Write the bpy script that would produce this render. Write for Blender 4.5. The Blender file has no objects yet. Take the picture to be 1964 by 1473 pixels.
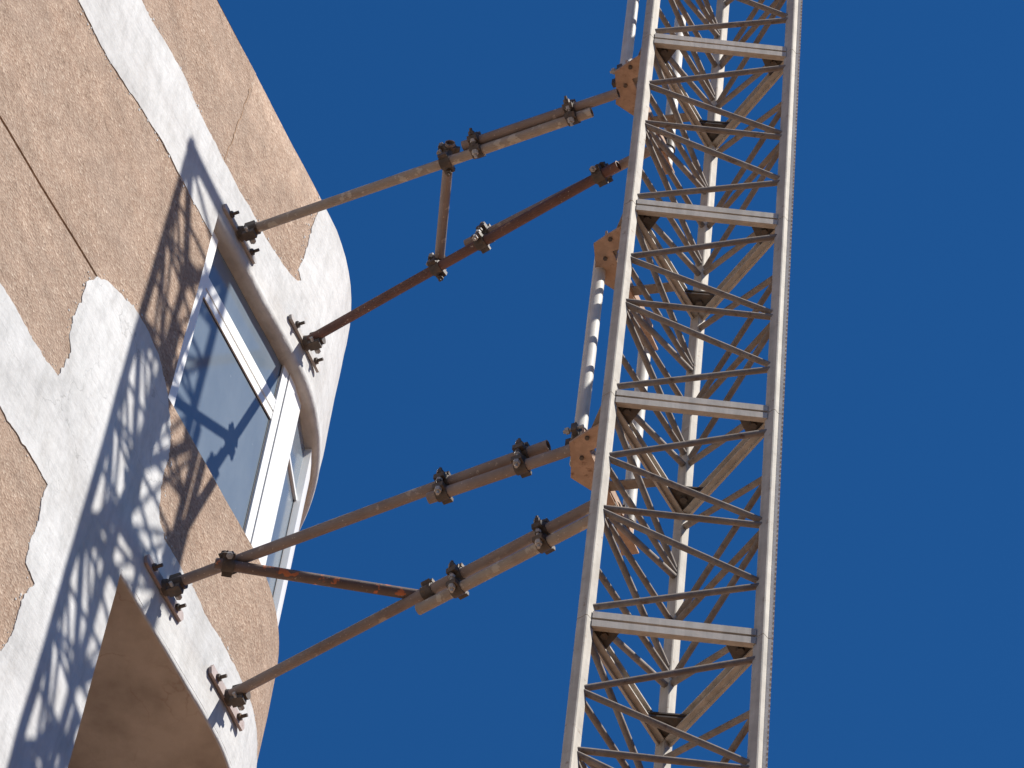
import bpy, bmesh, math, random
from mathutils import Vector, Matrix, noise, geometry

random.seed(7)
scene = bpy.context.scene

# ------------------------------------------------------------------ frame of reference
# u runs along the facade, n points out of it, z is up (0 = lens height, ground 1.6 m below)
EYE = 1.6
HA = math.radians(59.5)
UH = Vector((math.cos(HA), math.sin(HA), 0))
NH = Vector((math.sin(HA), -math.cos(HA), 0))
D = -6.33                      # facade plane, in the building's own units
KB = 1.028                     # metres per building unit
def W(u, n, z):
    return UH * u + NH * n + Vector((0, 0, z + EYE))

# ------------------------------------------------------------------ camera
FPX, PITCH, ROLL = 7868.075, 0.98191792, 0.14538121
fw = Vector((0, math.cos(PITCH), math.sin(PITCH)))
rt0 = Vector((1, 0, 0)); up0 = rt0.cross(fw)
rt = rt0 * math.cos(ROLL) + up0 * math.sin(ROLL)
up = -rt0 * math.sin(ROLL) + up0 * math.cos(ROLL)
cam_data = bpy.data.cameras.new("camera")
cam_data.sensor_width = 36.0
cam_data.lens = FPX / 1964 * 36.0
cam_data.clip_start = 0.1
cam_data.clip_end = 3000
cam = bpy.data.objects.new("camera", cam_data)
m3 = Matrix((rt, up, -fw)).transposed()
cam.matrix_world = Matrix.Translation((0, 0, EYE)) @ m3.to_4x4()
scene.collection.objects.link(cam)
scene.camera = cam

# ------------------------------------------------------------------ sky and sun
SU, SR = 0.146, 1.445
sun_dir = (NH + UH * SU + Vector((0, 0, SR))).normalized()
SUN_EL = math.asin(sun_dir.z)
SUN_ROT = math.atan2(sun_dir.x, sun_dir.y)
world = bpy.data.worlds.new("World")
scene.world = world
world.use_nodes = True
wn = world.node_tree
wn.nodes.clear()
sky = wn.nodes.new("ShaderNodeTexSky")
sky.sky_type = 'NISHITA'
sky.sun_disc = False
sky.sun_elevation = SUN_EL
sky.sun_rotation = SUN_ROT
sky.altitude = 900
sky.air_density = 1.0
sky.dust_density = 0.0
sky.ozone_density = 10.0
bg = wn.nodes.new("ShaderNodeBackground")
bg.inputs[1].default_value = 0.0695
wo = wn.nodes.new("ShaderNodeOutputWorld")
hs = wn.nodes.new("ShaderNodeHueSaturation")      # the deep, saturated blue of the day
hs.inputs["Saturation"].default_value = 1.172
wn.links.new(sky.outputs[0], hs.inputs["Color"])
wn.links.new(hs.outputs[0], bg.inputs[0])
wn.links.new(bg.outputs[0], wo.inputs[0])

sun_data = bpy.data.lights.new("sun", 'SUN')
sun_data.energy = 5.0
sun_data.angle = math.radians(0.53)
sun_data.color = (1.0, 0.955, 0.88)
sun = bpy.data.objects.new("sun", sun_data)
sun.rotation_euler = (-sun_dir).to_track_quat('-Z', 'Y').to_euler()
sun.location = W(8, 2, 30)
scene.collection.objects.link(sun)

scene.view_settings.view_transform = 'Standard'
scene.view_settings.look = 'None'
scene.view_settings.exposure = 0.68
scene.view_settings.gamma = 1.0
scene.view_settings.use_curve_mapping = False
scene.render.engine = 'CYCLES'
scene.cycles.max_bounces = 8
scene.cycles.diffuse_bounces = 5
scene.render.resolution_x = 1024
scene.render.resolution_y = 768

# ------------------------------------------------------------------ materials
class NT:
    def __init__(self, name):
        self.m = bpy.data.materials.new(name)
        self.m.use_nodes = True
        self.t = self.m.node_tree
        self.b = self.t.nodes["Principled BSDF"]
        self.pos = self.t.nodes.new("ShaderNodeNewGeometry").outputs["Position"]
    def link(self, a, b): self.t.links.new(a, b)
    def noise(self, scale, detail=4, rough=0.55, vec=None):
        n = self.t.nodes.new("ShaderNodeTexNoise")
        n.inputs["Scale"].default_value = scale
        n.inputs["Detail"].default_value = detail
        n.inputs["Roughness"].default_value = rough
        self.link(vec or self.pos, n.inputs["Vector"])
        return n.outputs["Fac"]
    def voronoi(self, scale, vec=None, feature='F1'):
        n = self.t.nodes.new("ShaderNodeTexVoronoi")
        n.feature = feature
        n.inputs["Scale"].default_value = scale
        self.link(vec or self.pos, n.inputs["Vector"])
        return n
    def mapping(self, scale, rot=(0, 0, 0)):
        n = self.t.nodes.new("ShaderNodeMapping")
        n.inputs["Rotation"].default_value = rot
        n.inputs["Scale"].default_value = scale
        self.link(self.pos, n.inputs["Vector"])
        return n.outputs[0]
    def ramp(self, fac, stops, mode='LINEAR'):
        n = self.t.nodes.new("ShaderNodeValToRGB")
        cr = n.color_ramp
        cr.interpolation = mode
        while len(cr.elements) < len(stops): cr.elements.new(0.5)
        for e, (p, c) in zip(cr.elements, stops):
            e.position = p
            e.color = (c, c, c, 1) if isinstance(c, (int, float)) else (*c, 1)
        self.link(fac, n.inputs[0])
        return n.outputs[0]
    def mix(self, fac, a, b, mode='MIX'):
        n = self.t.nodes.new("ShaderNodeMix")
        n.data_type = 'RGBA'; n.blend_type = mode
        for s, v in ((n.inputs[0], fac), (n.inputs[6], a), (n.inputs[7], b)):
            if isinstance(v, (int, float)): s.default_value = v
            elif isinstance(v, tuple): s.default_value = (*v, 1)
            else: self.link(v, s)
        return n.outputs[2]
    def bump(self, h, strength, dist):
        n = self.t.nodes.new("ShaderNodeBump")
        n.inputs["Strength"].default_value = strength
        n.inputs["Distance"].default_value = dist
        self.link(h, n.inputs["Height"])
        self.link(n.outputs[0], self.b.inputs["Normal"])
    def out(self, col, rough=0.8, spec=0.3, metal=0.0):
        if isinstance(col, tuple): self.b.inputs["Base Color"].default_value = (*col, 1)
        else: self.link(col, self.b.inputs["Base Color"])
        if isinstance(rough, (int, float)): self.b.inputs["Roughness"].default_value = rough
        else: self.link(rough, self.b.inputs["Roughness"])
        self.b.inputs["Specular IOR Level"].default_value = spec
        self.b.inputs["Metallic"].default_value = metal
        return self.m

def mat_pebble():
    k = NT("pebble_dash")
    v = k.voronoi(78)
    v2 = k.voronoi(150)
    cells = k.ramp(v.outputs["Color"], [(0.0, (0.13, 0.075, 0.048)), (0.25, (0.29, 0.185, 0.125)), (0.55, (0.375, 0.265, 0.195)),
                                        (0.8, (0.47, 0.35, 0.26)), (1.0, (0.70, 0.58, 0.46))])
    fine = k.ramp(v2.outputs["Color"], [(0.1, (0.24, 0.15, 0.10)), (0.9, (0.48, 0.36, 0.27))])
    c = k.mix(0.4, cells, fine)
    big = k.ramp(k.noise(2.2, 5), [(0.35, 0.0), (0.7, 1.0)])
    c = k.mix(k.mix(0.35, (0, 0, 0), big), c, (0.37, 0.285, 0.225))
    big2 = k.ramp(k.noise(7.0, 4), [(0.3, 0.76), (0.7, 1.02)])
    c = k.mix(1.0, c, big2, 'MULTIPLY')
    k.bump(v.outputs["Distance"], 0.6, 0.005)
    return k.out(c, 0.92, 0.15)

def mat_plaster():
    k = NT("white_plaster")
    a = k.ramp(k.noise(1.6, 6, 0.6), [(0.3, (0.42, 0.412, 0.402)), (0.62, (0.575, 0.57, 0.56))])
    streak = k.noise(18, 5, 0.65, k.mapping((1, 1, 0.25)))
    s = k.ramp(streak, [(0.3, 0.82), (0.55, 1.0)])
    c = k.mix(1.0, a, s, 'MULTIPLY')
    spots = k.ramp(k.voronoi(26).outputs["Distance"], [(0.03, 0.72), (0.08, 1.0)])
    c = k.mix(0.5, c, k.mix(1.0, c, spots, 'MULTIPLY'))
    cr = k.voronoi(1.7, feature='DISTANCE_TO_EDGE')
    wob = k.t.nodes.new("ShaderNodeVectorMath"); wob.operation = 'ADD'
    nz = k.t.nodes.new("ShaderNodeTexNoise"); nz.inputs["Scale"].default_value = 5; nz.inputs["Detail"].default_value = 6
    k.link(k.pos, nz.inputs["Vector"]); sc = k.t.nodes.new("ShaderNodeVectorMath"); sc.operation = 'SCALE'
    sc.inputs["Scale"].default_value = 0.35
    k.link(nz.outputs["Color"], sc.inputs[0]); k.link(k.pos, wob.inputs[0]); k.link(sc.outputs[0], wob.inputs[1])
    k.link(wob.outputs[0], cr.inputs["Vector"])
    crack = k.ramp(cr.outputs["Distance"], [(0.0, 0.62), (0.006, 1.0)])
    c = k.mix(k.ramp(k.noise(0.9, 2), [(0.5, 0.0), (0.62, 0.8)]), c, k.mix(1.0, c, crack, 'MULTIPLY'))
    arcs = k.noise(3.5, 5, 0.6, k.mapping((1, 1, 2.6), (0.5, 0.3, 0)))
    h = k.mix(0.55, k.noise(26, 4, 0.55, k.mapping((1, 1, 0.45), (0.2, 0.4, 0))), arcs)
    k.bump(h, 0.38, 0.03)
    dirt = k.ramp(k.noise(3.0, 6, 0.7, k.mapping((2.2, 2.2, 0.5))), [(0.52, 0.0), (0.72, 0.5)])
    c = k.mix(dirt, c, (0.42, 0.40, 0.375))
    return k.out(c, 0.85, 0.2)

def mat_ceiling():
    k = NT("stained_ceiling_render")
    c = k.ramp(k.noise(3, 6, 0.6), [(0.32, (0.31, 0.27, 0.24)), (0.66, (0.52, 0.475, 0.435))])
    cr = k.voronoi(2.4, feature='DISTANCE_TO_EDGE')
    nz = k.t.nodes.new("ShaderNodeTexNoise"); nz.inputs["Scale"].default_value = 4; nz.inputs["Detail"].default_value = 7
    k.link(k.pos, nz.inputs["Vector"]); sc = k.t.nodes.new("ShaderNodeVectorMath"); sc.operation = 'SCALE'
    sc.inputs["Scale"].default_value = 0.5
    ad = k.t.nodes.new("ShaderNodeVectorMath"); ad.operation = 'ADD'
    k.link(nz.outputs["Color"], sc.inputs[0]); k.link(k.pos, ad.inputs[0]); k.link(sc.outputs[0], ad.inputs[1])
    k.link(ad.outputs[0], cr.inputs["Vector"])
    vein = k.ramp(cr.outputs["Distance"], [(0.0, 0.38), (0.018, 0.0)])
    where = k.ramp(k.noise(1.9, 3), [(0.40, 0.0), (0.55, 1.0)])
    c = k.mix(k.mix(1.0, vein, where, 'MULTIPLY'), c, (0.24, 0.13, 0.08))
    k.bump(k.noise(40, 4), 0.2, 0.01)
    return k.out(c, 0.95, 0.1)

def mat_steel(name, lo, hi, rust, amount, rough=0.75, metal=0.0, spec=0.18):
    k = NT(name)
    c = k.ramp(k.noise(9, 6, 0.65), [(0.3, lo), (0.7, hi)])
    f = k.ramp(k.noise(24, 6, 0.7), [(1 - amount - 0.08, 0.0), (1 - amount + 0.06, 1.0)])
    c = k.mix(f, c, rust)
    run = k.ramp(k.noise(30, 4, 0.6, k.mapping((1, 1, 0.06))), [(0.42, 0.80), (0.62, 1.04)])
    c = k.mix(0.7, c, k.mix(1.0, c, run, 'MULTIPLY'))
    k.bump(k.noise(120, 3), 0.15, 0.003)
    return k.out(c, rough, spec, metal)

def mat_tube(name, base, dark, spot, n_spot):
    k = NT(name)
    c = k.ramp(k.noise(6, 6, 0.7), [(0.3, dark), (0.65, base)])
    f = k.ramp(k.noise(17, 3, 0.6), [(n_spot, 0.0), (n_spot + 0.03, 1.0)])
    c = k.mix(f, c, spot)
    g = k.ramp(k.noise(70, 3, 0.6), [(0.66, 0.0), (0.7, 0.8)])
    c = k.mix(g, c, (0.55, 0.47, 0.38))
    k.bump(k.noise(90, 4, 0.7), 0.25, 0.004)
    return k.out(c, 0.62, 0.4)

def mat_plain(name, col, rough=0.5, spec=0.4, var=0.12, scale=20):
    k = NT(name)
    lo = tuple(x * (1 - var) for x in col); hi = tuple(min(1, x * (1 + var)) for x in col)
    c = k.ramp(k.noise(scale, 5, 0.6), [(0.3, lo), (0.7, hi)])
    return k.out(c, rough, spec)

def mat_glass():
    k = NT("dusty_window_glass")
    c = k.ramp(k.noise(5, 5, 0.6, k.mapping((1, 1, 0.35))), [(0.3, (0.14, 0.178, 0.225)), (0.7, (0.178, 0.218, 0.262))])
    sp = k.ramp(k.noise(45, 3, 0.6, k.mapping((1, 1, 0.4))), [(0.70, 0.0), (0.74, 0.35)])
    c = k.mix(sp, c, (0.42, 0.45, 0.47))
    k.bump(k.noise(1.2, 1), 0.05, 0.02)
    return k.out(c, 0.12, 0.5)

def mat_ground():
    k = NT("sunlit_paving")
    c = k.ramp(k.noise(0.6, 6), [(0.3, (0.30, 0.172, 0.097)), (0.7, (0.385, 0.225, 0.13))])
    return k.out(c, 0.95, 0.1)

M = dict(
    pebble=mat_pebble(), plaster=mat_plaster(), ceiling=mat_ceiling(),
    mast=mat_steel("mast_paint", (0.41, 0.37, 0.315), (0.56, 0.515, 0.445), (0.24, 0.16, 0.105), 0.32),
    brace=mat_steel("brace_paint", (0.19, 0.155, 0.13), (0.29, 0.245, 0.205), (0.13, 0.08, 0.055), 0.35, 0.7),
    flange=mat_steel("flange_paint", (0.42, 0.375, 0.32), (0.52, 0.47, 0.41), (0.28, 0.18, 0.11), 0.26, 0.6),
    rack=mat_steel("rack_steel", (0.40, 0.37, 0.34), (0.52, 0.49, 0.45), (0.25, 0.15, 0.1), 0.3, 0.4),
    primer=mat_steel("orange_primer", (0.38, 0.255, 0.18), (0.50, 0.35, 0.255), (0.24, 0.135, 0.085), 0.36, 0.8),
    tube_grey=mat_tube("weathered_tube", (0.27, 0.215, 0.185), (0.19, 0.145, 0.125), (0.36, 0.30, 0.25), 0.64),
    tube_cream=mat_tube("cream_splashed_tube", (0.36, 0.31, 0.255), (0.26, 0.21, 0.175), (0.46, 0.41, 0.34), 0.58),
    tube_red=mat_tube("red_rusted_tube", (0.15, 0.072, 0.055), (0.085, 0.042, 0.034), (0.26, 0.15, 0.09), 0.64),
    tube_spot=mat_tube("orange_spotted_tube", (0.17, 0.12, 0.10), (0.10, 0.07, 0.06), (0.50, 0.155, 0.06), 0.60),
    tube_white=mat_steel("zinc_white_tube", (0.50, 0.48, 0.44), (0.62, 0.60, 0.56), (0.30, 0.21, 0.14), 0.24, 0.6),
    clamp=mat_steel("dark_forged_clamp", (0.065, 0.055, 0.050), (0.14, 0.115, 0.095), (0.20, 0.12, 0.06), 0.36, 0.55),
    bolt=mat_steel("zinc_bolt", (0.35, 0.33, 0.31), (0.5, 0.48, 0.45), (0.2, 0.12, 0.07), 0.25, 0.35),
    bracket=mat_steel("pink_bracket_primer", (0.36, 0.29, 0.27), (0.46, 0.385, 0.365), (0.22, 0.145, 0.115), 0.3, 0.7),
    bracket_pale=mat_steel("overpainted_bracket", (0.42, 0.40, 0.385), (0.54, 0.52, 0.50), (0.28, 0.2, 0.17), 0.26, 0.8),
    pvc=mat_plain("white_window_frame", (0.82, 0.82, 0.80), 0.35, 0.5, 0.02, 6),
    seal=mat_plain("dark_window_seal", (0.05, 0.05, 0.055), 0.7, 0.3),
    glass=mat_glass(), ground=mat_ground(),
    roof=mat_plain("roof_screed", (0.3, 0.28, 0.26), 0.9, 0.1),
)

# ------------------------------------------------------------------ mesh helpers
def link(o, parent=None):
    scene.collection.objects.link(o)
    if parent: o.parent = parent
    return o

def mesh(name, verts, faces, mats, parent=None, origin=None, smooth=False, fm=None):
    """verts in world space; origin = world point that becomes the object's local zero of its root"""
    me = bpy.data.meshes.new(name)
    o0 = origin if origin is not None else Vector((0, 0, 0))
    me.from_pydata([tuple(Vector(v) - o0) for v in verts], [], faces)
    for m in (mats if isinstance(mats, (list, tuple)) else [mats]): me.materials.append(m)
    if fm:
        for p, i in zip(me.polygons, fm): p.material_index = i
    bm = bmesh.new(); bm.from_mesh(me)
    bmesh.ops.recalc_face_normals(bm, faces=bm.faces)
    if smooth:
        for f in bm.faces: f.smooth = True
        for e in bm.edges:
            if len(e.link_faces) == 2 and e.calc_face_angle(0) > 0.7: e.smooth = False
    bm.to_mesh(me); bm.free()
    return link(bpy.data.objects.new(name, me), parent)

def thing(name, loc, label, cat, group=None):
    o = bpy.data.objects.new(name, None)
    o.empty_display_size = 0.1
    o.location = loc
    o["label"] = label; o["category"] = cat
    if group: o["group"] = group
    return link(o)

class MB:
    def __init__(s): s.v = []; s.f = []
    def add(s, vs, fs):
        b = len(s.v); s.v += [Vector(x) for x in vs]; s.f += [tuple(i + b for i in f) for f in fs]
    def tube(s, a, b, r, seg=12, r2=None, hollow=0.0):
        a, b = Vector(a), Vector(b); t = (b - a).normalized()
        x = t.orthogonal().normalized(); y = t.cross(x)
        r2 = r if r2 is None else r2
        c = [(math.cos(2 * math.pi * i / seg), math.sin(2 * math.pi * i / seg)) for i in range(seg)]
        vs = [a + (x * p + y * q) * r for p, q in c] + [b + (x * p + y * q) * r2 for p, q in c]
        fs = [(i, (i + 1) % seg, seg + (i + 1) % seg, seg + i) for i in range(seg)]
        if not hollow:
            fs += [tuple(range(seg)), tuple(range(seg, 2 * seg))]
        else:   # open pipe ends: rim and a short bore
            for base, p0, d in ((0, a, t), (seg, b, -t)):
                k = len(vs)
                vs += [p0 + (x * p + y * q) * hollow for p, q in c] + [p0 + d * 0.12 + (x * p + y * q) * hollow for p, q in c]
                fs += [(base + i, base + (i + 1) % seg, k + (i + 1) % seg, k + i) for i in range(seg)]
                fs += [(k + i, k + (i + 1) % seg, k + seg + (i + 1) % seg, k + seg + i) for i in range(seg)]
                fs += [tuple(range(k + seg, k + 2 * seg))]
        s.add(vs, fs)
    def box(s, c, ax, ay, az):
        c = Vector(c)
        vs = [c + ax * i + ay * j + az * k for i in (-1, 1) for j in (-1, 1) for k in (-1, 1)]
        s.add(vs, [(0, 1, 3, 2), (4, 6, 7, 5), (0, 4, 5, 1), (2, 3, 7, 6), (0, 2, 6, 4), (1, 5, 7, 3)])
    def prism(s, poly, off):
        n = len(poly); off = Vector(off)
        vs = [Vector(p) for p in poly] + [Vector(p) + off for p in poly]
        s.add(vs, [tuple(range(n)), tuple(range(n, 2 * n))] + [(i, (i + 1) % n, n + (i + 1) % n, n + i) for i in range(n)])
    def build(s, name, mat, parent=None, origin=None, smooth=False):
        return mesh(name, s.v, s.f, mat, parent, origin, smooth)

# ------------------------------------------------------------------ facade plan: straight, then a rounded corner, then back
S0, RC = 8.73, 1.2
ARC = RC * math.pi / 2
S_LEFT, S_JAMB, S_BAY, S_END = 2.6, 7.885, 10.35, S0 + ARC + 3.5
def plan(s, d=0.0):
    if s <= S0: return s, D + d
    th = (s - S0) / RC
    if th <= math.pi / 2: return S0 + (RC + d) * math.sin(th), D - RC + (RC + d) * math.cos(th)
    return S0 + RC + d, D - RC - (s - S0 - ARC)
def F(s, z, d=0.0):
    u, n = plan(s, d)
    return W(u * KB, n * KB, z * KB)
def wob(s, z, a=0.004):
    return a * noise.noise(Vector((s * 2.3, z * 2.3, 3.1))) + a * 0.5 * noise.noise(Vector((s * 7, z * 7, 9.4)))
def srange(a, b, step):
    k = max(1, round((b - a) / step)); return [a + (b - a) * i / k for i in range(k + 1)]
def sweep(name, prof, a, b, mats, parent, origin, step=0.08, caps=True, fm=None, wobble=0.004, smooth=True):
    """prof: list of (d, z[, mat]) swept along the facade from a to b"""
    ss = srange(a, b, step); n = len(prof)
    vs = []; fs = []; ms = []
    for s in ss:
        for p in prof:
            vs.append(F(s, p[1] + (wob(s * 1.7, p[1] + 7, 0.006) if -0.06 < p[0] and len(p) > 2 and p[2] else 0), p[0] + (wob(s, p[1], wobble) if p[0] > -0.06 else 0)))
    for i in range(len(ss) - 1):
        for j in range(n - 1):
            fs.append((i * n + j, i * n + j + 1, (i + 1) * n + j + 1, (i + 1) * n + j)); ms.append(prof[j][2] if len(prof[j]) > 2 else 0)
    return mesh(name, vs, fs, mats, parent, origin, smooth, ms)

# ------------------------------------------------------------------ ground
g = mesh("ground", [(-600, -600, 0), (600, -600, 0), (600, 600, 0), (-600, 600, 0)], [(0, 1, 2, 3)], M['ground'])
g["kind"] = "structure"

# ------------------------------------------------------------------ unseen houses added to block bright low sky and bounce warm light
M['stone'] = mat_plain("brown_stone_render", (0.36, 0.235, 0.15), 0.9, 0.15, 0.2, 1.5)
def light_block(u0, u1, n0, n1, h, face, label):
    o0 = W((u0 + u1) / 2, (n0 + n1) / 2, -EYE)
    t = thing("light_block_house", o0, label, "house", "unseen houses added to block low sky")
    m = MB(); m.box(W((u0 + u1) / 2, (n0 + n1) / 2, -EYE + h / 2), UH * (u1 - u0) / 2, NH * (n1 - n0) / 2, Vector((0, 0, h / 2))); m.build("wall", M['stone'], t, o0)
    m = MB(); m.box(W((u0 + u1) / 2, (n0 + n1) / 2, -EYE + h + .15), UH * ((u1 - u0) / 2 + .3), NH * ((n1 - n0) / 2 + .3), Vector((0, 0, .15))); m.build("cornice", M['stone'], t, o0)
    L_ = (u1 - u0) if face == 'n' else (n1 - n0)
    for i in range(int(L_ // 3.2)):
        for j in range(int(h // 3.1)):
            a = 1.6 + 3.2 * i
            if face == 'n': c = W(u0 + a, n0, -EYE + 1.9 + 3.1 * j); ax, ay = UH, NH
            else: c = W(u1, n0 + a, -EYE + 1.9 + 3.1 * j); ax, ay = NH, UH
            m = MB(); m.box(c, ax * .55, ay * .05, Vector((0, 0, .8))); m.build("window", M['glass'], t, o0)
light_block(-16, 22, 8.5, 16, 14.5, 'n', "unseen brown house row added across the street to block low sky")
light_block(-26, -12, -12, 6, 13.5, 'u', "unseen brown house added at the street end to block low sky")

# ------------------------------------------------------------------ building
Z_TOP, Z_HEAD, Z_SILL, Z_CEIL, Z_GR = 17.345, 15.985, 14.505, 13.205, -EYE / KB
Z_LOG = 10.7
OB = W(7.0 * KB, D * KB, -EYE)
house = thing("apartment_building", OB, "brown pebble-dashed building with white plaster bands and a rounded corner", "building")

def zg(s): return 14.397 + 0.0731 * (s - 6.348)          # the long horizontal joint in the left wall
# left wall, with the joint as a real groove
cols = srange(S_LEFT, 7.2, 0.1) + [7.215] + srange(7.3, S_JAMB, 0.08)
rows = [Z_GR, 2, 5, 8, 9.5, 10.5] + [10.8 + 0.2 * i for i in range(18)] + [('g', -0.010), ('g', -0.004), ('g', 0.004), ('g', 0.010)] + [14.6 + 0.15 * i for i in range(18)] + [Z_TOP]
vs = []
for s in cols:
    for r in rows:
        if isinstance(r, tuple):
            z = zg(s) + r[1]; d = -0.022 if abs(r[1]) < 0.005 and s < 7.205 else 0.0
        else: z, d = r, 0.0
        vs.append(F(s, z, d + wob(s, z)))
nr = len(rows)
fs = [(i * nr + j, i * nr + j + 1, (i + 1) * nr + j + 1, (i + 1) * nr + j) for i in range(len(cols) - 1) for j in range(nr - 1)]
b0 = len(vs)                                             # jamb return at the bay opening
for r in rows:
    z = zg(S_JAMB) + r[1] if isinstance(r, tuple) else r
    vs.append(F(S_JAMB, z, -1.0))
last = (len(cols) - 1) * nr
fs += [(last + j, last + j + 1, b0 + j + 1, b0 + j) for j in range(nr - 1)]
mesh("wall", vs, fs, M['pebble'], house, OB, True)

# parapet and window head over the bay, with a rounded lower arris
prof = [(-0.22, Z_TOP, 0), (-0.004, Z_TOP, 0), (0, Z_TOP - 0.006, 0), (0, 16.9, 0), (0, 16.5, 0), (0, 16.060, 1), (0.0045, 16.048, 1), (0.0045, 16.024, 1), (0.0015, 16.010, 1), (-0.006, 15.997, 1),
        (-0.017, Z_HEAD + 0.003, 1), (-0.030, Z_HEAD, 1), (-0.45, Z_HEAD, 1)]
sweep("window_head", prof, S_JAMB, S_BAY, [M['pebble'], M['plaster']], house, OB, 0.06)
# spandrel between window and loggia, its underside the loggia ceiling
prof = [(-0.45, Z_SILL, 0), (-0.012, Z_SILL, 0), (0, Z_SILL - 0.010, 0), (0, 14.2, 0), (0, 13.9, 0), (0, 13.5, 0), (0, 13.245, 1), (0.003, 13.238, 1), (0.003, 13.216, 1),
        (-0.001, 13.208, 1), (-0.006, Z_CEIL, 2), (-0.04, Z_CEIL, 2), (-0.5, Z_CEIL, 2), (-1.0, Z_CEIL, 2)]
sweep("spandrel", prof, S_JAMB, S_BAY, [M['pebble'], M['plaster'], M['ceiling']], house, OB, 0.06)
# loggia back wall and floor, wall below, wall beyond the bay
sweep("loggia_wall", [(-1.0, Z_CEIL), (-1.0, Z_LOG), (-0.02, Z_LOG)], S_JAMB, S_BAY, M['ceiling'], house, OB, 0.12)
sweep("lower_wall", [(-0.02, Z_LOG), (0, Z_LOG - 0.02), (0, 6), (0, Z_GR)], S_JAMB, S_BAY, M['pebble'], house, OB, 0.12)
sweep("side_wall", [(-0.22, Z_TOP), (-0.004, Z_TOP), (0, Z_TOP - 0.006), (0, 10), (0, Z_GR)], S_BAY, S_END, M['pebble'], house, OB, 0.2)
# rear of the block, roof and parapet back so that it is a closed volume
bk = MB()
e_u, e_n = plan(S_END)
def q(u, n, z): return W(u * KB, n * KB, z * KB)
bk.add([q(S_LEFT, D, Z_GR), q(S_LEFT, e_n, Z_GR), q(e_u, e_n, Z_GR), q(S_LEFT, D, Z_TOP), q(S_LEFT, e_n, Z_TOP), q(e_u, e_n, Z_TOP)], [(0, 1, 4, 3), (1, 2, 5, 4)])
bk.build("rear_wall", M['pebble'], house, OB)
rf = MB()
pts = [F(s, Z_TOP - 0.25, -0.22) for s in [S_LEFT] + srange(S0, S0 + ARC, 0.2) + [S_END]] + [q(S_LEFT, e_n, Z_TOP - 0.25)]
rf.add(pts, [tuple(range(len(pts)))])
rf.build("roof", M['roof'], house, OB)
cp = MB()
cs = [S_LEFT] + srange(4, S_JAMB, 0.3)
cp.v = [F(s, Z_TOP, d) for s in cs for d in (0.0, -0.22)] + [F(s, Z_TOP - 0.25, -0.22) for s in cs]
nn = len(cs)
cp.f = [(2 * i, 2 * i + 1, 2 * i + 3, 2 * i + 2) for i in range(nn - 1)] + [(2 * i + 1, 2 * nn + i, 2 * nn + i + 1, 2 * i + 3) for i in range(nn - 1)]
cp.build("parapet_top", M['pebble'], house, OB)

# ---- white plaster: trowelled 5 mm proud of the pebble dash, ragged outlines
def plaster(name, poly, amp, seed, parent=house):
    pts = []
    n = len(poly)
    for i in range(n):
        a = Vector(poly[i][:2]); b = Vector(poly[(i + 1) % n][:2]); hard = len(poly[i]) > 2
        L = (b - a).length; k = max(1, int(L / 0.012)) if not hard else max(1, int(L / 0.08))
        nrm = Vector((-(b - a).y, (b - a).x)).normalized()
        for j in range(k):
            p = a.lerp(b, j / k)
            if not hard:
                w = noise.noise(Vector((p.x * 4.5, p.y * 4.5, seed))) * 1.0 + 0.8 * noise.noise(Vector((p.x * 13, p.y * 13, seed + 5))) + 0.75 * noise.noise(Vector((p.x * 34, p.y * 34, seed + 9)))
                e = min(1.0, min(j, k - j) / 3.0)
                p = p + nrm * amp * w * e
            pts.append(p)
    nb = len(pts)
    edges = [(i, (i + 1) % nb) for i in range(nb)]
    xs = [p.x for p in pts]; ys = [p.y for p in pts]
    inner = []
    x = min(xs)
    while x < max(xs):
        y = min(ys)
        while y < max(ys):
            inner.append(Vector((x + 0.013, y + 0.017))); y += 0.1
        x += 0.1
    co, ed, fa, *_ = geometry.delaunay_2d_cdt(pts + inner, edges, [], 1, 1e-5)
    bnd = {}
    for f in fa:
        for i in range(len(f)):
            e = (f[i], f[(i + 1) % len(f)])
            bnd[tuple(sorted(e))] = bnd.get(tuple(sorted(e)), 0) + 1
    vs = [F(p.x, p.y, 0.0038 + wob(p.x, p.y) + 0.0015 * noise.noise(Vector((p.x * 9, p.y * 9, 1)))) for p in co]
    used = set(i for f in fa for i in f)
    fs = [tuple(f) for f in fa]
    m = len(vs)
    vs2 = vs + [F(p.x, p.y, -0.006) for p in co]
    for (a, b), c in bnd.items():
        if c == 1: fs.append((a, b, m + b, m + a))
    keep = sorted(set(i for f in fs for i in f)); mp = {k: i for i, k in enumerate(keep)}
    o = mesh(name, [vs2[k] for k in keep], [tuple(mp[i] for i in f) for f in fs], M['plaster'], parent, OB, True)
    return o

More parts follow.
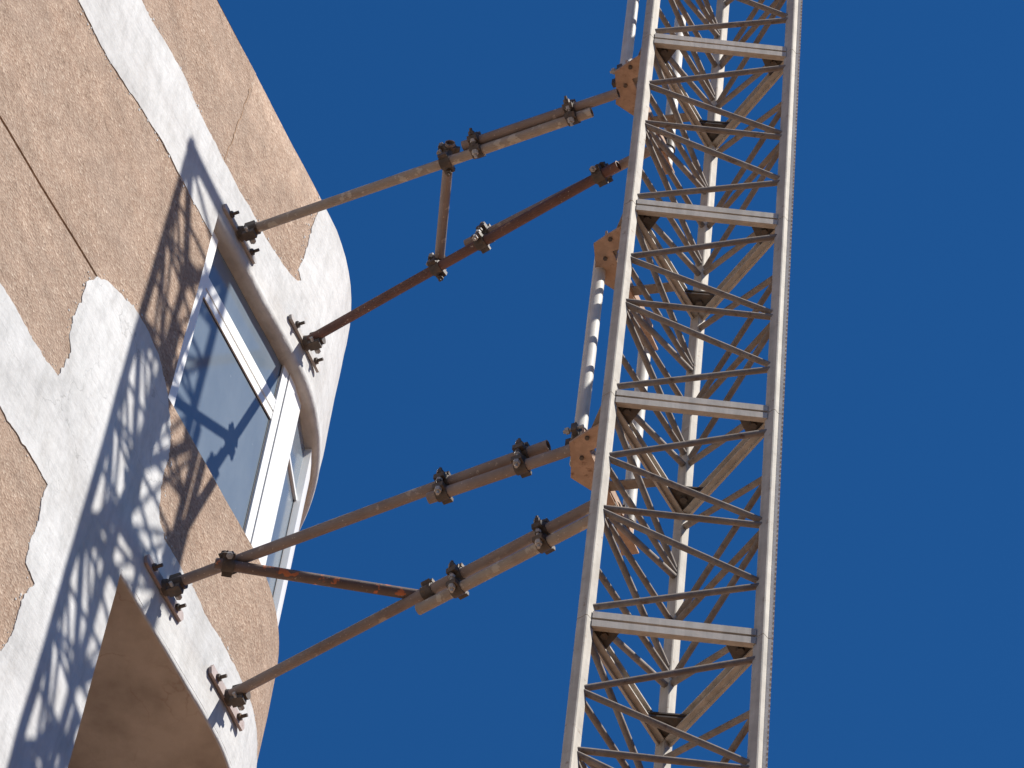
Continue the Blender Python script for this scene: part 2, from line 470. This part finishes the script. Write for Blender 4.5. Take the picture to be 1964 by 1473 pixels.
SE = S_BAY + 0.6
band = [(S_LEFT + .05, 15.77), (6.546, 15.763), (6.84, 15.742), (7.012, 15.768), (7.18, 15.811), (7.356, 15.838), (7.62, 15.832), (S_JAMB - .002, 15.825, 1), (S_JAMB - .002, 16.040, 1),
        (SE, 16.040, 1), (SE, 17.33, 1), (8.662, 17.33), (8.634, 17.267), (8.618, 17.07), (8.612, 16.91), (8.608, 16.77), (8.585, 16.60), (8.628, 16.555), (8.55, 16.482), (8.446, 16.442),
        (8.30, 16.414), (7.94, 16.398), (7.63, 16.404), (7.516, 16.415), (7.386, 16.465), (7.194, 16.464), (7.042, 16.432), (6.932, 16.44), (S_LEFT + .05, 16.45, 1)]
o = plaster("plaster_band", band, 0.009, 2.0)
o["label"] = "white plaster band running below the parapet and round the corner"
low = [(S_LEFT + .05, 13.6), (6.67, 13.591), (6.8, 13.608), (6.944, 13.588), (7.056, 13.596), (7.162, 13.625), (7.182, 13.719), (7.194, 13.853), (7.154, 13.933), (7.150, 14.09), (7.158, 14.261), (7.154, 14.337),
       (7.208, 14.455), (7.32, 14.553), (7.428, 14.601), (7.536, 14.650), (7.636, 14.655), (7.746, 14.625), (7.872, 14.50), (7.928, 14.402), (7.992, 14.174), (7.986, 14.011), (8.03, 13.79), (8.104, 13.724),
       (8.262, 13.733), (8.42, 13.733), (8.538, 13.717), (8.688, 13.720), (8.858, 13.716), (9.05, 13.745), (SE, 13.76, 1), (SE, 13.235, 1), (S_JAMB - .002, 13.235, 1), (S_JAMB - .002, 6.0, 1), (S_LEFT + .05, 6.0, 1),
       (S_LEFT + .05, 11.95), (7.318, 11.981), (7.35, 12.118), (7.352, 12.384), (7.392, 12.503), (7.308, 12.53), (7.298, 12.689), (7.302, 12.851), (7.288, 12.921), (7.296, 13.039), (7.162, 13.037), (7.028, 13.033), (6.896, 13.031), (S_LEFT + .05, 13.03, 1)]
def flecks(poly, count, seed):
    rnd = random.Random(seed); m = MB(); n = len(poly)
    segs = [(Vector(poly[i][:2]), Vector(poly[(i + 1) % n][:2])) for i in range(n) if len(poly[i]) < 3]
    segs = [q for q in segs if q[0].x > 6.0 and q[1].x > 6.0]
    tot = [(b - a).length for a, b in segs]
    for _ in range(count):
        a, b = rnd.choices(segs, tot)[0]; t = rnd.random(); p = a.lerp(b, t)
        nrm = Vector((-(b - a).y, (b - a).x)).normalized()
        p = p - nrm * (rnd.random() ** 2 * 0.045 + 0.003) * rnd.choice((1, 1, -1))
        if S_JAMB - 0.03 < p.x < S_JAMB + 0.03 and p.y > 14.4: continue
        if p.x > S_JAMB - 0.02 and (p.y < 13.26 or 14.47 < p.y < 16.08): continue
        r = 0.0018 + 0.0058 * rnd.random() ** 3; k = rnd.randint(5, 7); ph = rnd.random() * 6
        ring = [(p.x + r * rnd.uniform(.6, 1.3) * math.cos(ph + 6.283 * i / k), p.y + r * rnd.uniform(.6, 1.3) * 1.2 * math.sin(ph + 6.283 * i / k)) for i in range(k)]
        m.add([F(x, y, 0.0022 + wob(x, y)) for x, y in ring] + [F(x, y, -0.006) for x, y in ring], [tuple(range(k))] + [(i, (i + 1) % k, k + (i + 1) % k, k + i) for i in range(k)])
    o = m.build("plaster_flecks", M['plaster'], house, OB); o["kind"] = "stuff"
flecks(band, 260, 3); flecks(low, 420, 5)
o = plaster("plaster_patch", low, 0.014, 11.0)
o["label"] = "ragged white plaster repair spreading below the window and over the loggia band"

# hairline crack running up the parapet
m = MB(); rnd = random.Random(4); pts = []
for i in range(27):
    t = i / 26; pts.append((7.829 + 0.042 * t + rnd.uniform(-.006, .006), 16.425 + 0.76 * t))
for (x0, z0_), (x1, z1_) in zip(pts, pts[1:]):
    w0 = 0.0028
    m.add([F(x0 - w0, z0_, .002 + wob(x0, z0_)), F(x0 + w0, z0_, .002 + wob(x0, z0_)), F(x1 + w0, z1_, .002 + wob(x1, z1_)), F(x1 - w0, z1_, .002 + wob(x1, z1_))], [(0, 1, 2, 3)])
m.build("crack", mat_plain("crack_filler", (0.30, 0.19, 0.12), 0.9, 0.1, 0.3, 40), house, OB)

# ---- window: white frame, recessed, following the corner
def sbox(name, a, b, z0, z1, d0, d1, mat, parent, step=0.07):
    d0 += 0.014; d1 += 0.014
    ss = srange(a, b, step); vs = []; fs = []
    for s in ss: vs += [F(s, z0, d0), F(s, z1, d0), F(s, z1, d1), F(s, z0, d1)]
    for i in range(len(ss) - 1):
        for j in range(4): fs.append((4 * i + j, 4 * i + (j + 1) % 4, 4 * i + 4 + (j + 1) % 4, 4 * i + 4 + j))
    k = 4 * (len(ss) - 1); fs += [(0, 1, 2, 3), (k, k + 1, k + 2, k + 3)]
    return mesh(name, vs, fs, mat, parent, OB)
ZB, ZT_ = Z_SILL - 0.06, Z_HEAD + 0.02
win = sbox("window", S_JAMB - 0.02, S_BAY, ZB, ZT_, -0.30, -0.12, M['seal'], house)
win["label"] = "recessed white-framed corner window with a transom"
def fr(name, *a): return sbox(name, *a, M['pvc'], win)
fr("frame_post", 7.888, 7.994, ZB, ZT_, -0.118, -0.058)
fr("transom", 7.994, 8.724, 15.530, 15.588, -0.115, -0.070)
fr("transom", 7.994, 8.724, 15.600, 15.686, -0.115, -0.068)
fr("frame_stile", 8.725, 8.778, ZB, ZT_, -0.115, -0.065)
fr("frame_post", 8.784, 8.860, ZB, ZT_, -0.115, -0.060)
fr("frame_stile", 8.866, 8.965, ZB, ZT_, -0.115, -0.063)
sbox("transom", 8.965, 9.23, 15.55, 15.576, -0.10, -0.066, M['pvc'], win, 1)
fr("frame_post", 9.23, 9.39, ZB, ZT_, -0.115, -0.046)
fr("frame_post", 10.2, 10.33, ZB, ZT_, -0.115, -0.052)
fr("transom", 9.43, 10.2, 15.57, 15.66, -0.10, -0.072)
sbox("glass_pane", 7.987, 8.73, ZB, 15.536, -0.100, -0.079, M['glass'], win)
sbox("glass_pane", 7.987, 8.73, 15.68, ZT_, -0.100, -0.079, M['glass'], win)
sbox("glass_pane", 8.96, 9.235, ZB, 15.555, -0.100, -0.079, M['glass'], win, 1)
sbox("glass_pane", 8.96, 9.235, 15.57, ZT_, -0.100, -0.079, M['glass'], win, 1)
for a_, b_, z0_, z1_ in ((7.994, 8.001, ZB, 15.53), (8.718, 8.725, ZB, 15.53), (8.001, 8.718, 15.523, 15.53), (7.994, 8.001, 15.686, ZT_), (8.718, 8.725, 15.686, ZT_), (8.001, 8.718, 15.686, 15.693), (8.965, 8.971, ZB, 15.55), (9.224, 9.23, ZB, 15.55)):
    sbox("gasket", a_, b_, z0_, z1_, -0.099, -0.0765, M['seal'], win)
sbox("glass_pane", 9.38, 10.21, ZB, ZT_, -0.100, -0.079, M['glass'], win)

# ------------------------------------------------------------------ hoist mast
Z_GR = -EYE
H = 1.5
ZJ = 16.7218                                  # joint nearest the top of the picture
PL, PR, PB = (8.0988, -4.309), (8.4071, -3.7261), (8.7248, -4.2495)
RL, RBR = 0.0300, 0.0135
LEG = dict(L=PL, R=PR, B=PB)
ctr = tuple(sum(p[i] for p in LEG.values()) / 3 for i in (0, 1))
OM = W(*ctr, Z_GR)
mast = thing("hoist_mast", OM, "tall triangular steel lattice mast standing clear of the wall", "mast")
ZBASE = ZJ - 4 * H                            # local level 0 of the section meshes
def lw(leg, fz): return W(*LEG[leg], ZBASE + fz)
UPV = Vector((0, 0, 1))
def inward(leg): return (W(*ctr, 0) - W(*LEG[leg], 0)).normalized()

def part_mesh(name, mb, mat, smooth=False):
    me_o = mb.build(name, mat, None, Vector((OM.x, OM.y, ZBASE + EYE)), smooth)
    return me_o
sect = []                                     # prototypes of one section (object, is part)
def tubepart(name, a, b, r, mat, seg=12):
    m = MB(); m.tube(a, b, r, seg); sect.append(part_mesh(name, m, mat, True))
GAP = 0.002
LW = 0.0245                                   # half width of the square leg tube
LA = math.radians(-43)
LX, LY = Vector((math.cos(LA), math.sin(LA), 0)), Vector((-math.sin(LA), math.cos(LA), 0))
for leg in 'LRB':
    m = MB(); bv = 0.004
    sq = [(LW, LW - bv), (LW - bv, LW), (-LW + bv, LW), (-LW, LW - bv), (-LW, -LW + bv), (-LW + bv, -LW), (LW - bv, -LW), (LW, -LW + bv)]
    m.prism([lw(leg, GAP) + LX * a + LY * b for a, b in sq], UPV * (H - 2 * GAP))
    sect.append(part_mesh("leg", m, M['mast']))
def fz(pct): return H * (1 - pct / 100)        # measured from the top of the section
def brace(name, a, pa, b, pb, r=RBR):
    A, B_ = lw(a, fz(pa)), lw(b, fz(pb)); t = (B_ - A).normalized()
    hv = Vector((t.x, t.y, 0)).normalized()
    tubepart(name, A + hv * RL * 0.7, B_ - hv * RL * 0.7, r, M['brace'], 10)
for a, b in (('R', 'L'), ('B', 'R')):
    brace("diagonal_brace", a, 8, b, 27); brace("diagonal_brace", b, 28.5, a, 49)
    brace("horizontal_brace", a, 51, b, 51)
    brace("diagonal_brace", b, 52.5, a, 75.5); brace("diagonal_brace", a, 77.5, b, 94)
brace("diagonal_brace", 'L', 4, 'B', 28); brace("horizontal_brace", 'L', 29.5, 'B', 29.5); brace("diagonal_brace", 'B', 31, 'L', 49.5)
brace("horizontal_brace", 'L', 51, 'B', 51); brace("diagonal_brace", 'L', 52.5, 'B', 71); brace("horizontal_brace", 'L', 75, 'B', 73); brace("diagonal_brace", 'B', 78.5, 'L', 96)
for zc in (0.026, H - 0.026):
    for a, b in (('L', 'R'), ('R', 'B'), ('B', 'L')):
        A, B_ = lw(a, zc), lw(b, zc); t = (B_ - A).normalized(); n_ = t.cross(UPV)
        if n_.dot(inward(a)) > 0: n_ = -n_
        m = MB(); A2, B2 = A + t * RL * .8, B_ - t * RL * .8; L_ = (B2 - A2).length / 2
        m.box((A2 + B2) / 2 + n_ * 0.012, t * L_, n_ * 0.005, UPV * 0.0195)
        m.box((A2 + B2) / 2 - n_ * 0.005, t * L_, n_ * 0.012, UPV * 0.004)
        sect.append(part_mesh("flange_bar", m, M['flange']))
    for leg in 'LRB':
        c = lw(leg, zc); i_ = inward(leg); x = i_.cross(UPV)
        d1 = (i_ * math.cos(.52) + x * math.sin(.52)); d2 = (i_ * math.cos(.52) - x * math.sin(.52))
        zt = -0.020 if zc < 0.5 else 0.012
        m = MB(); m.prism([c + d1 * .02 + UPV * zt, c + d1 * 0.15 + UPV * zt, c + d1 * .125 + i_ * .02 + UPV * zt, c + d2 * .125 + i_ * .02 + UPV * zt, c + d2 * 0.15 + UPV * zt, c + d2 * .02 + UPV * zt], UPV * 0.008)
        zb = zt - 0.016 if zc > 0.5 else zt + 0.008
        m.tube(c + i_ * 0.085 + UPV * zb, c + i_ * 0.085 + UPV * (zb + 0.016), 0.016, 6)
        sect.append(part_mesh("corner_plate", m, M['clamp']))
# toothed rack on the outer side of the right-hand leg
m = MB(); o_ = -inward('R'); o_ = (o_ * 0.72 + Vector((1, 0.35, 0)) * 0.7).normalized(); x = o_.cross(UPV)
c0 = lw('R', 0) + o_ * (RL - 0.001)
m.box(c0 + UPV * H / 2, o_ * 0.006, x * 0.012, UPV * (H / 2 - GAP))
for i in range(48):
    z = 0.016 + i * (H - 0.032) / 47
    b_ = c0 + o_ * 0.005 + UPV * z
    m.add([b_ - x * .012 - UPV * .010, b_ + x * .012 - UPV * .010, b_ + x * .012 + UPV * .010, b_ - x * .012 + UPV * .010,
           b_ + o_ * .008 - x * .012 - UPV * .004, b_ + o_ * .008 + x * .012 - UPV * .004, b_ + o_ * .008 + x * .012 + UPV * .004, b_ + o_ * .008 - x * .012 + UPV * .004],
          [(0, 1, 5, 4), (1, 2, 6, 5), (2, 3, 7, 6), (3, 0, 4, 7), (4, 5, 6, 7)])
sect.append(part_mesh("rack", m, M['rack']))
# six sections from below the frame to the top of the mast
for o in sect:
    o.parent = mast
base_local = Vector((0, 0, ZBASE + EYE)) - Vector((0, 0, OM.z))
LEVELS = [0, 1, 2, 3, 4, 5]
for o in sect:
    for k in LEVELS:
        c = o if k == 0 else o.copy()
        if k: link(c, mast)
        c.location = base_local + Vector((0, 0, k * H))
# heavy triangular head frame closing the mast
m = MB(); zt = ZJ + 2 * H + 0.024
for a, b in (('L', 'R'), ('R', 'B'), ('B', 'L')):
    A, B_ = W(*LEG[a], zt), W(*LEG[b], zt); t = (B_ - A).normalized(); n_ = t.cross(UPV)
    m.box((A + B_) / 2, t * ((B_ - A).length / 2 + 0.035), n_ * 0.024, UPV * 0.024)
m.build("head_frame", M['flange'], mast, OM)
# everything below the frame, down to the base plate
m = MB()
low_n = int((ZBASE + EYE) / H) + 1
for leg in 'LRB':
    m.tube(W(*LEG[leg], ZBASE - GAP), W(*LEG[leg], Z_GR + 0.02), RL, 12)
for k in range(low_n):
    zt = ZBASE - k * H
    for a, b in (('L', 'R'), ('R', 'B'), ('B', 'L')):
        zl = max(zt - H, Z_GR + .05)
        m.tube(W(*LEG[a], zt - .05), W(*LEG[b], (zt + zl) / 2), RBR, 6); m.tube(W(*LEG[b], (zt + zl) / 2), W(*LEG[a], zl + .03), RBR, 6)
        m.tube(W(*LEG[a], zt - .02), W(*LEG[b], zt - .02), 0.02, 6)
m.box(W(*ctr, Z_GR + .012), UH * .55, NH * .55, UPV * .012)
m.build("mast_base", M['mast'], mast, OM)

# ------------------------------------------------------------------ tie plates on the mast
ZA_, ZM_, ZBt = ZJ - 0.27 * H, ZJ - 1.27 * H, ZJ - 2.27 * H
ZPA, ZPM, ZPB = ZJ - 0.004, ZJ - H - 0.004, ZJ - 2 * H - 0.004          # the plates are bolted on at the section joints
def tie_plate(zs, z, label):
    kk = z / zs
    def W_(u, n, zz): return W(u * kk, n * kk, zz)
    o0 = W(8.25, -4.46, z)
    t = thing("tie_plate", o0, label, "tie plate", "tie plates clamped to the near leg")
    poly = [(7.955, -4.265), (7.975, -4.345), (7.995, -4.412), (8.08, -4.440), (8.15, -4.472), (8.235, -4.42), (8.42, -4.390), (8.57, -4.43), (8.585, -4.36), (8.056, -4.352), (8.052, -4.27)]
    m = MB(); m.prism([W_(a, b, z - .006) for a, b in poly], UPV * 0.012); m.build("plate", M['primer'], t, o0)
    m = MB(); m.prism([W_(a, b, z + .006) for a, b in ((7.99, -4.352), (7.99, -4.360), (8.50, -4.360), (8.50, -4.352))], UPV * 0.06); m.build("stiffener", M['primer'], t, o0)
    for (ua, na), (ub, nb) in (((8.13, -4.335), (8.30, -4.49)), ((8.55, -4.275), (8.50, -4.48))):
        A, B_ = W(ua, na, z), W(ub, nb, z); t_ = (B_ - A).normalized(); m = MB(); m.box((A + B_) / 2 + UPV * .012, t_ * (B_ - A).length / 2, t_.cross(UPV) * .022, UPV * .005); m.build("arm", M['brace'], t, o0)
    for a, b in ((7.995, -4.335), (8.075, -4.392), (8.21, -4.385), (8.44, -4.365)):
        m = MB(); m.tube(W_(a, b, z - .016), W_(a, b, z - .0058), .010, 6); m.build("bolt", M['clamp'], t, o0)
tie_plate(ZA_, ZPA, "orange-pink gusset plate on the mast where the upper pair of ties ends")
tie_plate(ZM_, ZPM, "orange-pink gusset plate on the mast at the top of the short upright tubes")
tie_plate(ZBt, ZPB, "orange-pink gusset plate on the mast where the lower pair of ties ends")

# ------------------------------------------------------------------ scaffold tubes
RT = 0.0243
def scaffold(a, b, mat, label, group, r=RT):
    a, b = W(*a), W(*b)
    o = MB(); o.tube(a, b, r, 20, None, r * 0.84)
    ob = o.build("scaffold_tube", M[mat], None, a, True)
    ob.location = a
    ob["label"] = label; ob["category"] = "tube"; ob["group"] = group
    return a, b
G1, G2 = "tie tubes between wall and mast", "upright tubes beside the mast"
T = {}
T['1w'] = scaffold((8.286, -6.475, 16.56), (8.287, -4.668, 16.587), 'tube_cream', "pale brown wall tube of the topmost tie, parapet bracket to open cream end", G1)
T['1m'] = scaffold((8.257, -5.316, 16.622), (8.257, -4.524, 16.623), 'tube_grey', "mauve-brown tube overlapping the topmost tie and ending at the upper gusset plate", G1)
T['2w'] = scaffold((8.994, -6.475, 16.635), (8.623, -4.678, 16.64), 'tube_red', "long dark red rusted tube fixed beside the corner of the parapet", G1)
T['2m'] = scaffold((8.824, -5.562, 16.748), (8.626, -4.5, 16.694), 'tube_grey', "brown tube lapped behind the dark red one and running into the mast", G1)
T['3w'] = scaffold((8.3955, -6.475, 13.847), (8.303, -4.677, 13.856), 'tube_grey', "brown wall tube of the lower near tie crossing in front of the window foot", G1)
T['3m'] = scaffold((8.336, -5.226, 13.793), (8.302, -4.565, 13.767), 'tube_grey', "short grey-brown tube lapped under the lower near tie, ending at the low gusset plate", G1)
T['4w'] = scaffold((9.01, -6.475, 13.84), (8.606, -4.596, 13.798), 'tube_grey', "bottommost reddish-brown tube rising from the loggia band bracket", G1)
T['4m'] = scaffold((8.807, -5.48, 13.737), (8.6, -4.48, 13.726), 'tube_cream', "pale splashed tube lapped under the bottommost tie and running behind the leg", G1)
T['sp'] = scaffold((8.252, -5.387, 16.691), (8.889, -5.736, 16.704), 'tube_grey', "short spacer tube linking the two upper ties", "cross tubes between ties")
T['br'] = scaffold((8.325, -6.208, 13.793), (8.852, -5.432, 13.856), 'tube_spot', "dark tube with orange paint spots bracing the two lower ties", "cross tubes between ties")
V1, V2 = (8.352, -4.564), (8.803, -4.536)
V3, V4 = (8.336, -4.546), (8.757, -4.495)
RV = 0.0285
scaffold((*V1, ZPB + .012), (*V1, ZPM + .16), 'tube_white', "white upright tube striped by shadows, left of the mast", G2, RV)
scaffold((*V2, ZPB + .012), (*V2, ZPM + .16), 'tube_white', "upright tube seen through the lattice between low and middle plates", G2, RV)
scaffold((*V3, ZPA + .012), (*V3, ZPA + H - .03), 'tube_white', "white striped upright tube leaving the top of the picture", G2, RV)
scaffold((*V4, ZPA + .012), (*V4, ZPA + H - .03), 'tube_white', "upright tube seen through the lattice above the upper plate", G2, RV)

# ------------------------------------------------------------------ couplers
def near(seg, p):
    a, b = seg; t = (p - a).dot(b - a) / (b - a).length_squared
    return a + (b - a) * max(0, min(1, t)), (b - a).normalized()
def coupler(px_uvn, s1, s2, label, spin=0.0):
    p = W(*px_uvn)
    c1, t1 = near(s1, p); c2, t2 = near(s2, p) if s2 else (c1, t1)
    o0 = (c1 + c2) / 2
    t = thing("scaffold_coupler", o0, label, "coupler", "couplers on the tie tubes")
    ax = (c2 - c1)
    ax = ax.normalized() if ax.length > 1e-3 else (UPV - t1 * UPV.dot(t1)).normalized()
    for i, (c, tt) in enumerate(((c1, t1), (c2, t2)) if s2 else ((c1, t1),)):
        side = tt.cross(ax).normalized()
        m = MB(); m.tube(c - tt * .026, c + tt * .026, RT + .0065, 18)
        m.box(c + side * .037, side * .012, tt * .022, ax * .010)           # hinge lug
        m.box(c - side * .039, side * .014, tt * .024, ax * .013)           # bolt lug
        m.build("collar", M['clamp'], t, o0, True)
        m = MB(); sg = 1 if i == 0 else -1
        q0 = c - side * .043 + ax * sg * 0.01
        m.tube(q0 + ax * sg * .035, q0 - ax * sg * .062, .0075, 8); m.tube(q0 - ax * sg * .024, q0 - ax * sg * .044, .0155, 6); m.tube(q0 + ax * sg * .02, q0 + ax * sg * .036, .014, 6)
        m.build("bolt", M['bolt' if i else 'clamp'], t, o0)
    if s2:
        m = MB(); m.tube(c1, c2, .020, 10); m.build("pivot", M['clamp'], t, o0)
    m = MB(); side = t1.cross(UPV).normalized(); w_ = UPV
    m.box(c1 + w_ * .040 - t1 * .005, t1 * .017, side * .022, w_ * .014); m.box(c1 + w_ * .058 + t1 * .01, t1 * .010, side * .012, w_ * .010)
    m.build("flap", M['clamp'], t, o0)
    return t
coupler((8.287, -5.413, 16.623), T['1w'], T['sp'], "dark coupler joining the spacer to the topmost tie")
coupler((8.287, -5.25, 16.6), T['1m'], T['1w'], "coupler lapping the topmost tie, just right of its spacer clamp")
coupler((8.287, -4.764, 16.6), T['1m'], T['1w'], "coupler on the topmost tie nearest the upper gusset plate")
coupler((8.837, -5.714, 16.648), T['2w'], T['sp'], "coupler joining the spacer foot to the dark red tube")
coupler((8.784, -5.455, 16.689), T['2m'], T['2w'], "rusty coupler midway along the dark red tube")
coupler((8.645, -4.785, 16.663), T['2m'], T['2w'], "coupler at the mast end of the dark red tube")
coupler((8.38, -6.182, 13.845), T['3w'], T['br'], "dark coupler in front of the brown wall holding the spotted brace")
coupler((8.328, -5.157, 13.823), T['3w'], T['3m'], "coupler against the sky midway along the lower near tie")
coupler((8.309, -4.793, 13.825), T['3w'], T['3m'], "coupler on the lower near tie beside its protruding tube end")
coupler((8.791, -5.43, 13.8), T['4w'], T['br'], "coupler at the right-hand end of the spotted brace")
coupler((8.757, -5.28, 13.779), T['4w'], T['4m'], "coupler lapping the bottommost tie, right of the spotted brace")
coupler((8.661, -4.849, 13.793), T['4w'], T['4m'], "coupler on the bottommost tie nearest the mast")
for v, z, lab in ((V1, ZPB + .20, "dark clamp at the foot of the white striped upright"), (V2, ZPB + .20, "clamp at the foot of the upright inside the lattice"),
                  (V3, ZPA + .20, "dark clamp at the foot of the upright leaving the picture top"), (V4, ZPA + .20, "clamp at the foot of the upright inside the upper lattice")):
    p = W(*v, z); t = thing("foot_clamp", p, lab, "clamp", "clamps at the feet of the uprights")
    m = MB(); m.tube(p - UPV * .035, p + UPV * .035, RV + .007, 18); m.build("collar", M['clamp'], t, p, True)
    m = MB(); m.box(p - UH * .045, UH * .018, NH * .012, UPV * .026); m.build("lug", M['clamp'], t, p)
    m = MB(); m.box(p - NH * .045 + UH * .01, NH * .018, UH * .012, UPV * .022); m.build("lug", M['clamp'], t, p)
    m = MB(); m.tube(p - UH * .05 - NH * .05, p - UH * .05 + NH * .04, .008, 8); m.tube(p - UH * .05 - NH * .04, p - UH * .05 - NH * .024, .015, 6); m.build("bolt", M['bolt'], t, p)

# ------------------------------------------------------------------ wall brackets
def bracket(s, z, label, mat='bracket', hw=.030):
    c = F(s, z, 0.012); tu = (F(s + .05, z) - F(s - .05, z)).normalized(); nn_ = tu.cross(UPV)
    if nn_.dot(NH) < 0: nn_ = -nn_
    t = thing("wall_bracket", c, label, "bracket", "brackets bolted to the wall")
    m = MB(); L_ = 0.165
    pl = [(-L_ - .012, 0), (-L_, -hw), (L_, -hw), (L_ + .012, 0), (L_, hw), (-L_, hw)]
    m.prism([c + tu * a + UPV * b - nn_ * .006 for a, b in pl], nn_ * .014); m.build("plate", M[mat], t, c)
    for sg in (-1, 1):
        b = c + tu * sg * .112
        m = MB(); m.tube(b + nn_ * .004, b + nn_ * .050, .0085, 8); m.tube(b + nn_ * .008, b + nn_ * .021, .0175, 6); m.build("bolt", M['clamp'], t, c)
    m = MB(); m.tube(c + nn_ * .002, c + nn_ * .028, .040, 14, .034); m.tube(c + nn_ * .02, c + nn_ * .100, RT + .0068, 18)
    m.box(c + nn_ * .055 + UPV * .040, nn_ * .026, tu * .020, UPV * .012); m.box(c + nn_ * .06 - UPV * .040, nn_ * .030, tu * .022, UPV * .013)
    m.build("socket", M['clamp'], t, c, True)
    m = MB(); q0 = c + nn_ * .06 - UPV * .042; m.tube(q0 - tu * .045, q0 + tu * .05, .008, 8); m.tube(q0 + tu * .026, q0 + tu * .044, .0155, 6); m.build("clamp_bolt", M['bolt'], t, c)
bracket(8.062, 16.110, "bracket on the parapet band above the window's left end", 'bracket_pale', .020)
bracket(8.756, 16.182, "bracket on the parapet band beside the rounded corner", 'bracket_pale', .020)
bracket(8.170, 13.468, "bracket half in the mast's shadow at the foot of the wall patch")
bracket(8.772, 13.463, "lowest bracket, on the white band over the loggia")
